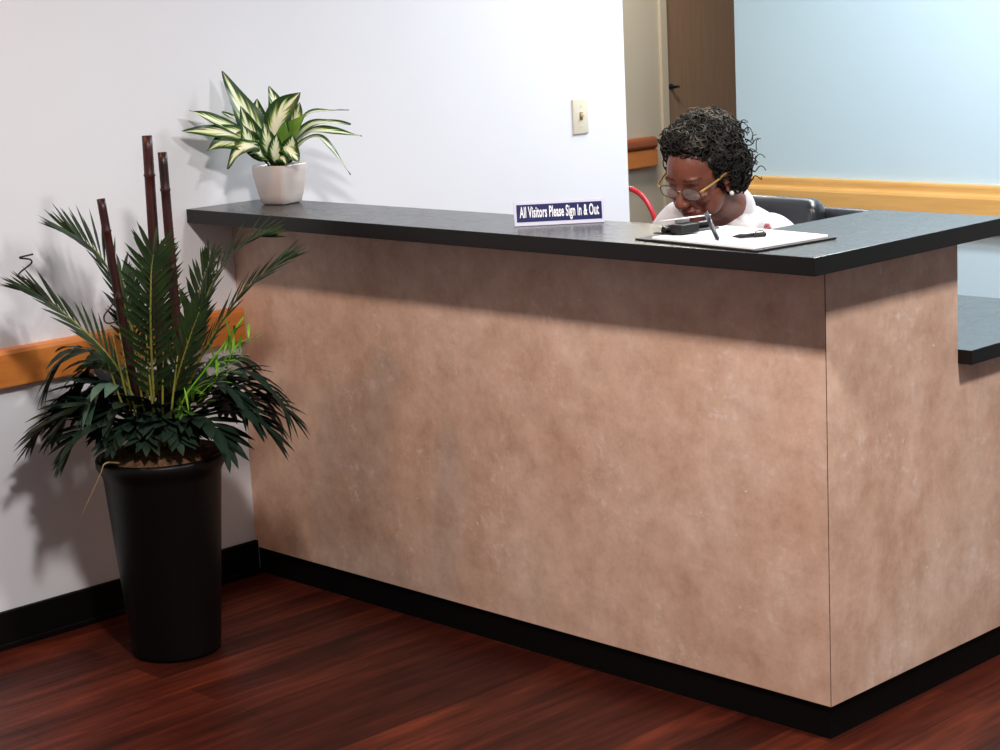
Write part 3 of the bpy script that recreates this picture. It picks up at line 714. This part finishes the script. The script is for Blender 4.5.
for s in (1, -1):
    arm(bm, s)
    d = HD[s]; sd = d.cross(V((0, 0, 1))).normalized(); w = WR[s]
    pm = Matrix((sd, d, sd.cross(d))).transposed().to_4x4(); pm.translation = w + d * .05
    ellip(bm, (0, 0, 0), (.040, .052, .016), pm)
    tube(bm, [w - d * .02, w + d * .02], [.027, .028], 14, roundcap=True)
    for k, (fx, fl) in enumerate(((-.030, .060), (-.010, .075), (.010, .070), (.028, .056))):
        b0 = V((fx, .040, .0)); tube(bm, [pm @ b0, pm @ (b0 + V((fx * .15, fl * .45, .010))), pm @ (b0 + V((fx * .2, fl * .80, .000))), pm @ (b0 + V((fx * .2, fl, -.010)))], [.0088, .0084, .0078, .0068], 10, roundcap=True)
    ts = -1 if s == 1 else 1
    tube(bm, [pm @ V((ts * .025, -.02, 0)), pm @ V((ts * .050, .015, -.002)), pm @ V((ts * .052, .050, -.006))], [.012, .0098, .008], 10, roundcap=True)
HP = {1: V((-.815, .975, .535)), -1: V((-.995, .975, .535))}
KN = {1: V((-.80, .53, .545)), -1: V((-1.03, .54, .545))}
AK = {1: V((-.80, .50, .10)), -1: V((-1.04, .51, .10))}
def leg(bm, s, off=0, bare=True):
    tube(bm, bez([HP[s], HP[s].lerp(KN[s], .5), KN[s], KN[s].lerp(AK[s], .4), AK[s]], 24), [(.080 - .040 * (i / 24)) + off for i in range(25)], 18, roundcap=bare)
    if bare: tube(bm, [AK[s] + V((0, .03, -.055)), AK[s] + V((0, -.06, -.06)), AK[s] + V((0, -.13, -.068))], [.034, .036, .022], 14, roundcap=True, flat=(V((0, 0, 1)), .8))
for s in (1, -1): leg(bm, s)
body = remeshed(bm, .0042, 5, .5)
# eye sockets, mouth line
HI = HM.inverted()
for v_ in body.verts:
    p = HI @ v_.co
    if abs(p.x) < .08 and p.y > .03 and -.13 < p.z < .1:
        d = 0
        for s in (-1, 1):
            d -= .0055 * math.exp(-(((p.x - s * .020) / .010) ** 2 + ((p.z - .012) / .008) ** 2))
            d -= .0035 * math.exp(-(((p.x - s * .036) / .014) ** 2 + ((p.z + .007) / .006) ** 2))
            d -= .004 * math.exp(-(((abs(p.x) - (.022 + .35 * max(0, -.035 - p.z))) / .005) ** 2 + ((p.z + .048) / .018) ** 2)) * .5
        d -= .006 * math.exp(-((p.x / .026) ** 2 + ((p.z + .0625 - .12 * abs(p.x)) / .003) ** 2))
        v_.co += (HM.to_3x3() @ V((0, 1, 0))) * d
for fc in body.faces:
    p = HI @ fc.calc_center_median()
    if p.y > .075 and abs(p.x) < .025 and -.0755 < p.z < -.0515: fc.material_index = 1
for fc in body.faces:
    p = HI @ fc.calc_center_median()
    if p.y > .055 and .014 < abs(p.x) < .052 and abs(p.z - (.035 - 6 * (abs(p.x) - .032) ** 2)) < .0030: fc.material_index = 2
person = link('person', body, [M['skin'], M['lip'], M['browhair']], None, True)
tag(person, 'person with dark curly hair, glasses and white blouse, head bowed behind the counter', 'person')

# blouse
bm = new_bm(); torso(bm, .009)
for s in (1, -1): arm(bm, s, .012, True)
bl = remeshed(bm, .008, 6, .5)
for v_ in bl.verts:
    v_.co += V((noise.noise(v_.co * 17), noise.noise(v_.co * 17 + V((9, 0, 0))), noise.noise(v_.co * 17 + V((0, 9, 0))))) * .006
bmesh.ops.delete(bl, geom=[v_ for v_ in bl.verts if (v_.co - V((-.885, .785, 1.035))).length < .060 or (v_.co - WR[1]).length < .02 or (v_.co - WR[-1]).length < .02 or v_.co.z < .515], context='VERTS')
bo = link('blouse', bl, M['blouse'], person, True)
# collar: a folded band round the neck, open at the front
bm = new_bm(); NA = V((-.886, .764, 1.030)); nax = (HM @ V((0, -.02, -.06)) - V((-.895, .815, .985))).normalized()
ux = V((1, 0, 0)); ux = (ux - nax * ux.dot(nax)).normalized(); uy = nax.cross(ux)
rows = []
for i in range(41):
    a_ = R(-58) + R(296) * i / 40        # front (minus Y) left open
    d = ux * math.cos(a_) + uy * math.sin(a_)
    e = abs(i - 20) / 20
    fw = V((0, -1, 0)) * .018 * e ** 2
    base = NA - nax * (.030 + .045 * e ** 3) + d * .060 + fw
    top = NA + nax * (.014 - .032 * e ** 2) + d * .057 + fw
    fold_ = NA + nax * (.012 - .032 * e ** 2) + d * .063 + fw
    out = NA - nax * (.016 + .068 * e ** 2) + d * (.068 + .028 * e) + fw
    rows.append([bm.verts.new(p) for p in (base, top, fold_, (fold_ + out) / 2 + d * .006, out)])
for a_, b_ in zip(rows, rows[1:]):
    for k in range(4): bm.faces.new((a_[k], a_[k + 1], b_[k + 1], b_[k]))
co_ = link('collar', bm, M['blouse'], bo, True)
sm_ = co_.modifiers.new('s', 'SOLIDIFY'); sm_.thickness = .003
co_['label'] = 'white open collar'

# trousers and shoes
bm = new_bm()
for s in (1, -1): leg(bm, s, .014, False)
ellip(bm, (-.905, .985, .55), (.185, .145, .085))
link('trousers', remeshed(bm, .012, 5), M['trousers'], person, True)
for s in (1, -1):
    bm = new_bm(); tube(bm, [AK[s] + V((0, .045, -.05)), AK[s] + V((0, -.05, -.052)), AK[s] + V((0, -.14, -.062))], [.042, .045, .030], 16, roundcap=True, flat=(V((0, 0, 1)), .95))
    for v_ in bm.verts: v_.co.z = max(v_.co.z, .002)
    link('shoe', bm, M['black'], person, True)

# hair: cap of curls
random.seed(21)
bm = new_bm()
ellip(bm, (0, -.032, .052), (.094, .102, .092), HM, 40, 28)
ellip(bm, (0, -.075, .005), (.082, .062, .080), HM, 30, 20)
ellip(bm, (-.072, -.050, -.008), (.030, .048, .060), HM, 24, 16); ellip(bm, (.072, -.050, -.008), (.030, .048, .060), HM, 24, 16)
ellip(bm, (0, .030, .112), (.066, .040, .028), HM, 24, 16)
base = remeshed(bm, .006, 4)
pts = [(v_.co.copy(), v_.normal.copy()) for v_ in base.verts]
keep = []
for v_ in base.verts:
    v_.co += v_.normal * (.006 * noise.noise(v_.co * 60) + .005 * noise.noise(v_.co * 140) - .002)
bm = base
random.shuffle(pts); used = []; cnt = 0
for p, n_ in pts:
    l = HI @ p
    if l.y > .030 and l.z < .094 - .30 * max(0, abs(l.x) - .035): continue
    if any((p - q).length < .0074 for q in used): continue
    used.append(p); cnt += 1
    if cnt > 650: break
    n2 = (n_ + V((random.uniform(-.5, .5), random.uniform(-.5, .5), random.uniform(-.5, .3)))).normalized()
    s1 = n2.orthogonal().normalized(); s2 = n2.cross(s1)
    back = max(0, -l.y - .02) * 7
    rr_ = random.uniform(.006, .018); turns = random.uniform(.7, 1.5); ht = random.uniform(.004, .012) + .010 * back * random.random()
    ph = random.uniform(0, 6.28); cv = []
    for k in range(17):
        t = k / 16; a_ = ph + t * turns * 2 * PI
        cv.append(p - n_ * .003 + n2 * (ht * math.sin(t * PI * .75) * 1.3) + (s1 * math.cos(a_) + s2 * math.sin(a_)) * rr_ * (.5 + .5 * t))
    tube(bm, cv, [.0030 * (1 - .55 * k / 16) for k in range(17)], 5)
# stray ringlets at the nape and crown
for i in range(95):
    a_ = random.uniform(-1, 1); z_ = random.uniform(-.075, .085)
    st = HM @ V((-.03 + a_ * .055, -.105, z_)); d = (HM.to_3x3() @ V((a_ * .7 - .25, -1, random.uniform(-.5, .35)))).normalized()
    s1 = d.orthogonal().normalized(); s2 = d.cross(s1); ln = random.uniform(.02, .052); rr_ = random.uniform(.008, .018); cv = []
    for k in range(19):
        t = k / 18; b_ = t * random.choice((1,)) * 2 * PI * 1.1 + i
        cv.append(st + d * ln * t + (s1 * math.cos(b_) + s2 * math.sin(b_)) * rr_ * t)
    tube(bm, cv, [.0021 * (1 - .5 * k / 18) for k in range(19)], 5)
link('hair', bm, M['hair'], person, True)

# glasses
gl = bpy.data.objects.new('glasses', None); C.objects.link(gl); gl.parent = person; gl.empty_display_size = .02
GM = HM @ Matrix.Translation((0, .101, .002)) @ Matrix.Rotation(R(-6), 4, 'X')
def ring_pts(s, k_=1):
    return [GM @ V((s * .034 + .0255 * k_ * math.copysign(abs(math.cos(a)) ** .8, math.cos(a)), -.10 * (abs(s * .034 + .0255 * math.cos(a)) ** 2) * 8, .0185 * k_ * math.copysign(abs(math.sin(a)) ** .8, math.sin(a)))) for a in [2 * PI * k / 32 for k in range(32)]]
for s in (1, -1):
    bm = new_bm(); pr = ring_pts(s); tube(bm, pr + pr[:1], .0013, 6, cap=False); link('rim', bm, M['frame'], gl, True)
    bm = new_bm(); bm.faces.new([bm.verts.new(p) for p in ring_pts(s, .98)]); bmesh.ops.triangulate(bm, faces=bm.faces); link('lens', bm, M['lens'], gl, True)
    bm = new_bm(); vs0 = bez([GM @ V((s * .060, -.004, .008)), HM @ V((s * .069, .088, .014)), HM @ V((s * .079, .04, .014)), HM @ V((s * .082, -.005, .012)), HM @ V((s * .080, -.03, -.008))], 20)
    tube(bm, vs0, .0034, 8, flat=(HM.to_3x3() @ V((1, 0, 0)), .5)); o = link('temple', bm, M['gold'], gl, True); o['label'] = 'gold temple arm'
bm = new_bm(); tube(bm, bez([GM @ V((-.0085, 0, .003)), GM @ V((0, .003, .008)), GM @ V((.0085, 0, .003))], 8), .0014, 6); link('bridge', bm, M['gold'], gl, True)
for s in (1, -1):
    bm = new_bm(); ellip(bm, (s * .084, .000, -.047), (.0062, .0062, .0062), HM); o = link('earring', bm, M['pearl'], person, True); o['label'] = 'round white pearl earring'
# printed flower on the blouse front by the left shoulder
bm = new_bm(); fc_ = V((-.716, .733, .984))
for k in range(6):
    a_ = 2 * PI * k / 6; ellip(bm, fc_ + V((.0065 * math.cos(a_), -.002, .0065 * math.sin(a_))), (.0055, .0035, .0055), None, 10, 8)
link('fabric_flower', bm, M['print'], bo, True)

# ------------------------------------------------------------------ lights and view
def area(name, loc, size, power, col, target=None):
    l = bpy.data.lights.new(name, 'AREA'); l.shape = 'RECTANGLE'; l.size, l.size_y = size; l.energy = power; l.color = col
    o = bpy.data.objects.new(name, l); C.objects.link(o); o.location = loc
    if target is not None: o.rotation_euler = (V(target) - V(loc)).to_track_quat('-Z', 'Y').to_euler()
    return o
area('back_ceiling_lamp', (-.5, 1.70, 2.69), (.6, .45), 29, (.92, .95, 1))
area('front_ceiling_lamp', (.45, -1.45, 2.69), (.36, .20), 58, (1, .93, .88))
area('left_ceiling_lamp', (-1.84, -1.45, 2.69), (.12, .12), 8, (1, .50, .20))
area('side_ceiling_lamp', (1.36, .25, 2.69), (.3, .3), 46, (1, .95, .90))
area('blue_wall_fill', (-1.4, 2.3, 2.69), (1.4, .3), 33, (.94, .97, 1))  # added fill that brightens the pale blue wall, not a known fixture
area('hall_ceiling_lamp', (-3.6, 3.6, 2.69), (.5, .5), 28, (1, .92, .78))
w = bpy.data.worlds.new('world'); bpy.context.scene.world = w; w.use_nodes = True
w.node_tree.nodes['Background'].inputs['Color'].default_value = (.95, .97, 1, 1)
w.node_tree.nodes['Background'].inputs['Strength'].default_value = .18
sc = bpy.context.scene
sc.view_settings.view_transform = 'Standard'; sc.view_settings.look = 'None'
sc.view_settings.exposure = .6; sc.view_settings.gamma = 1; sc.view_settings.use_curve_mapping = False
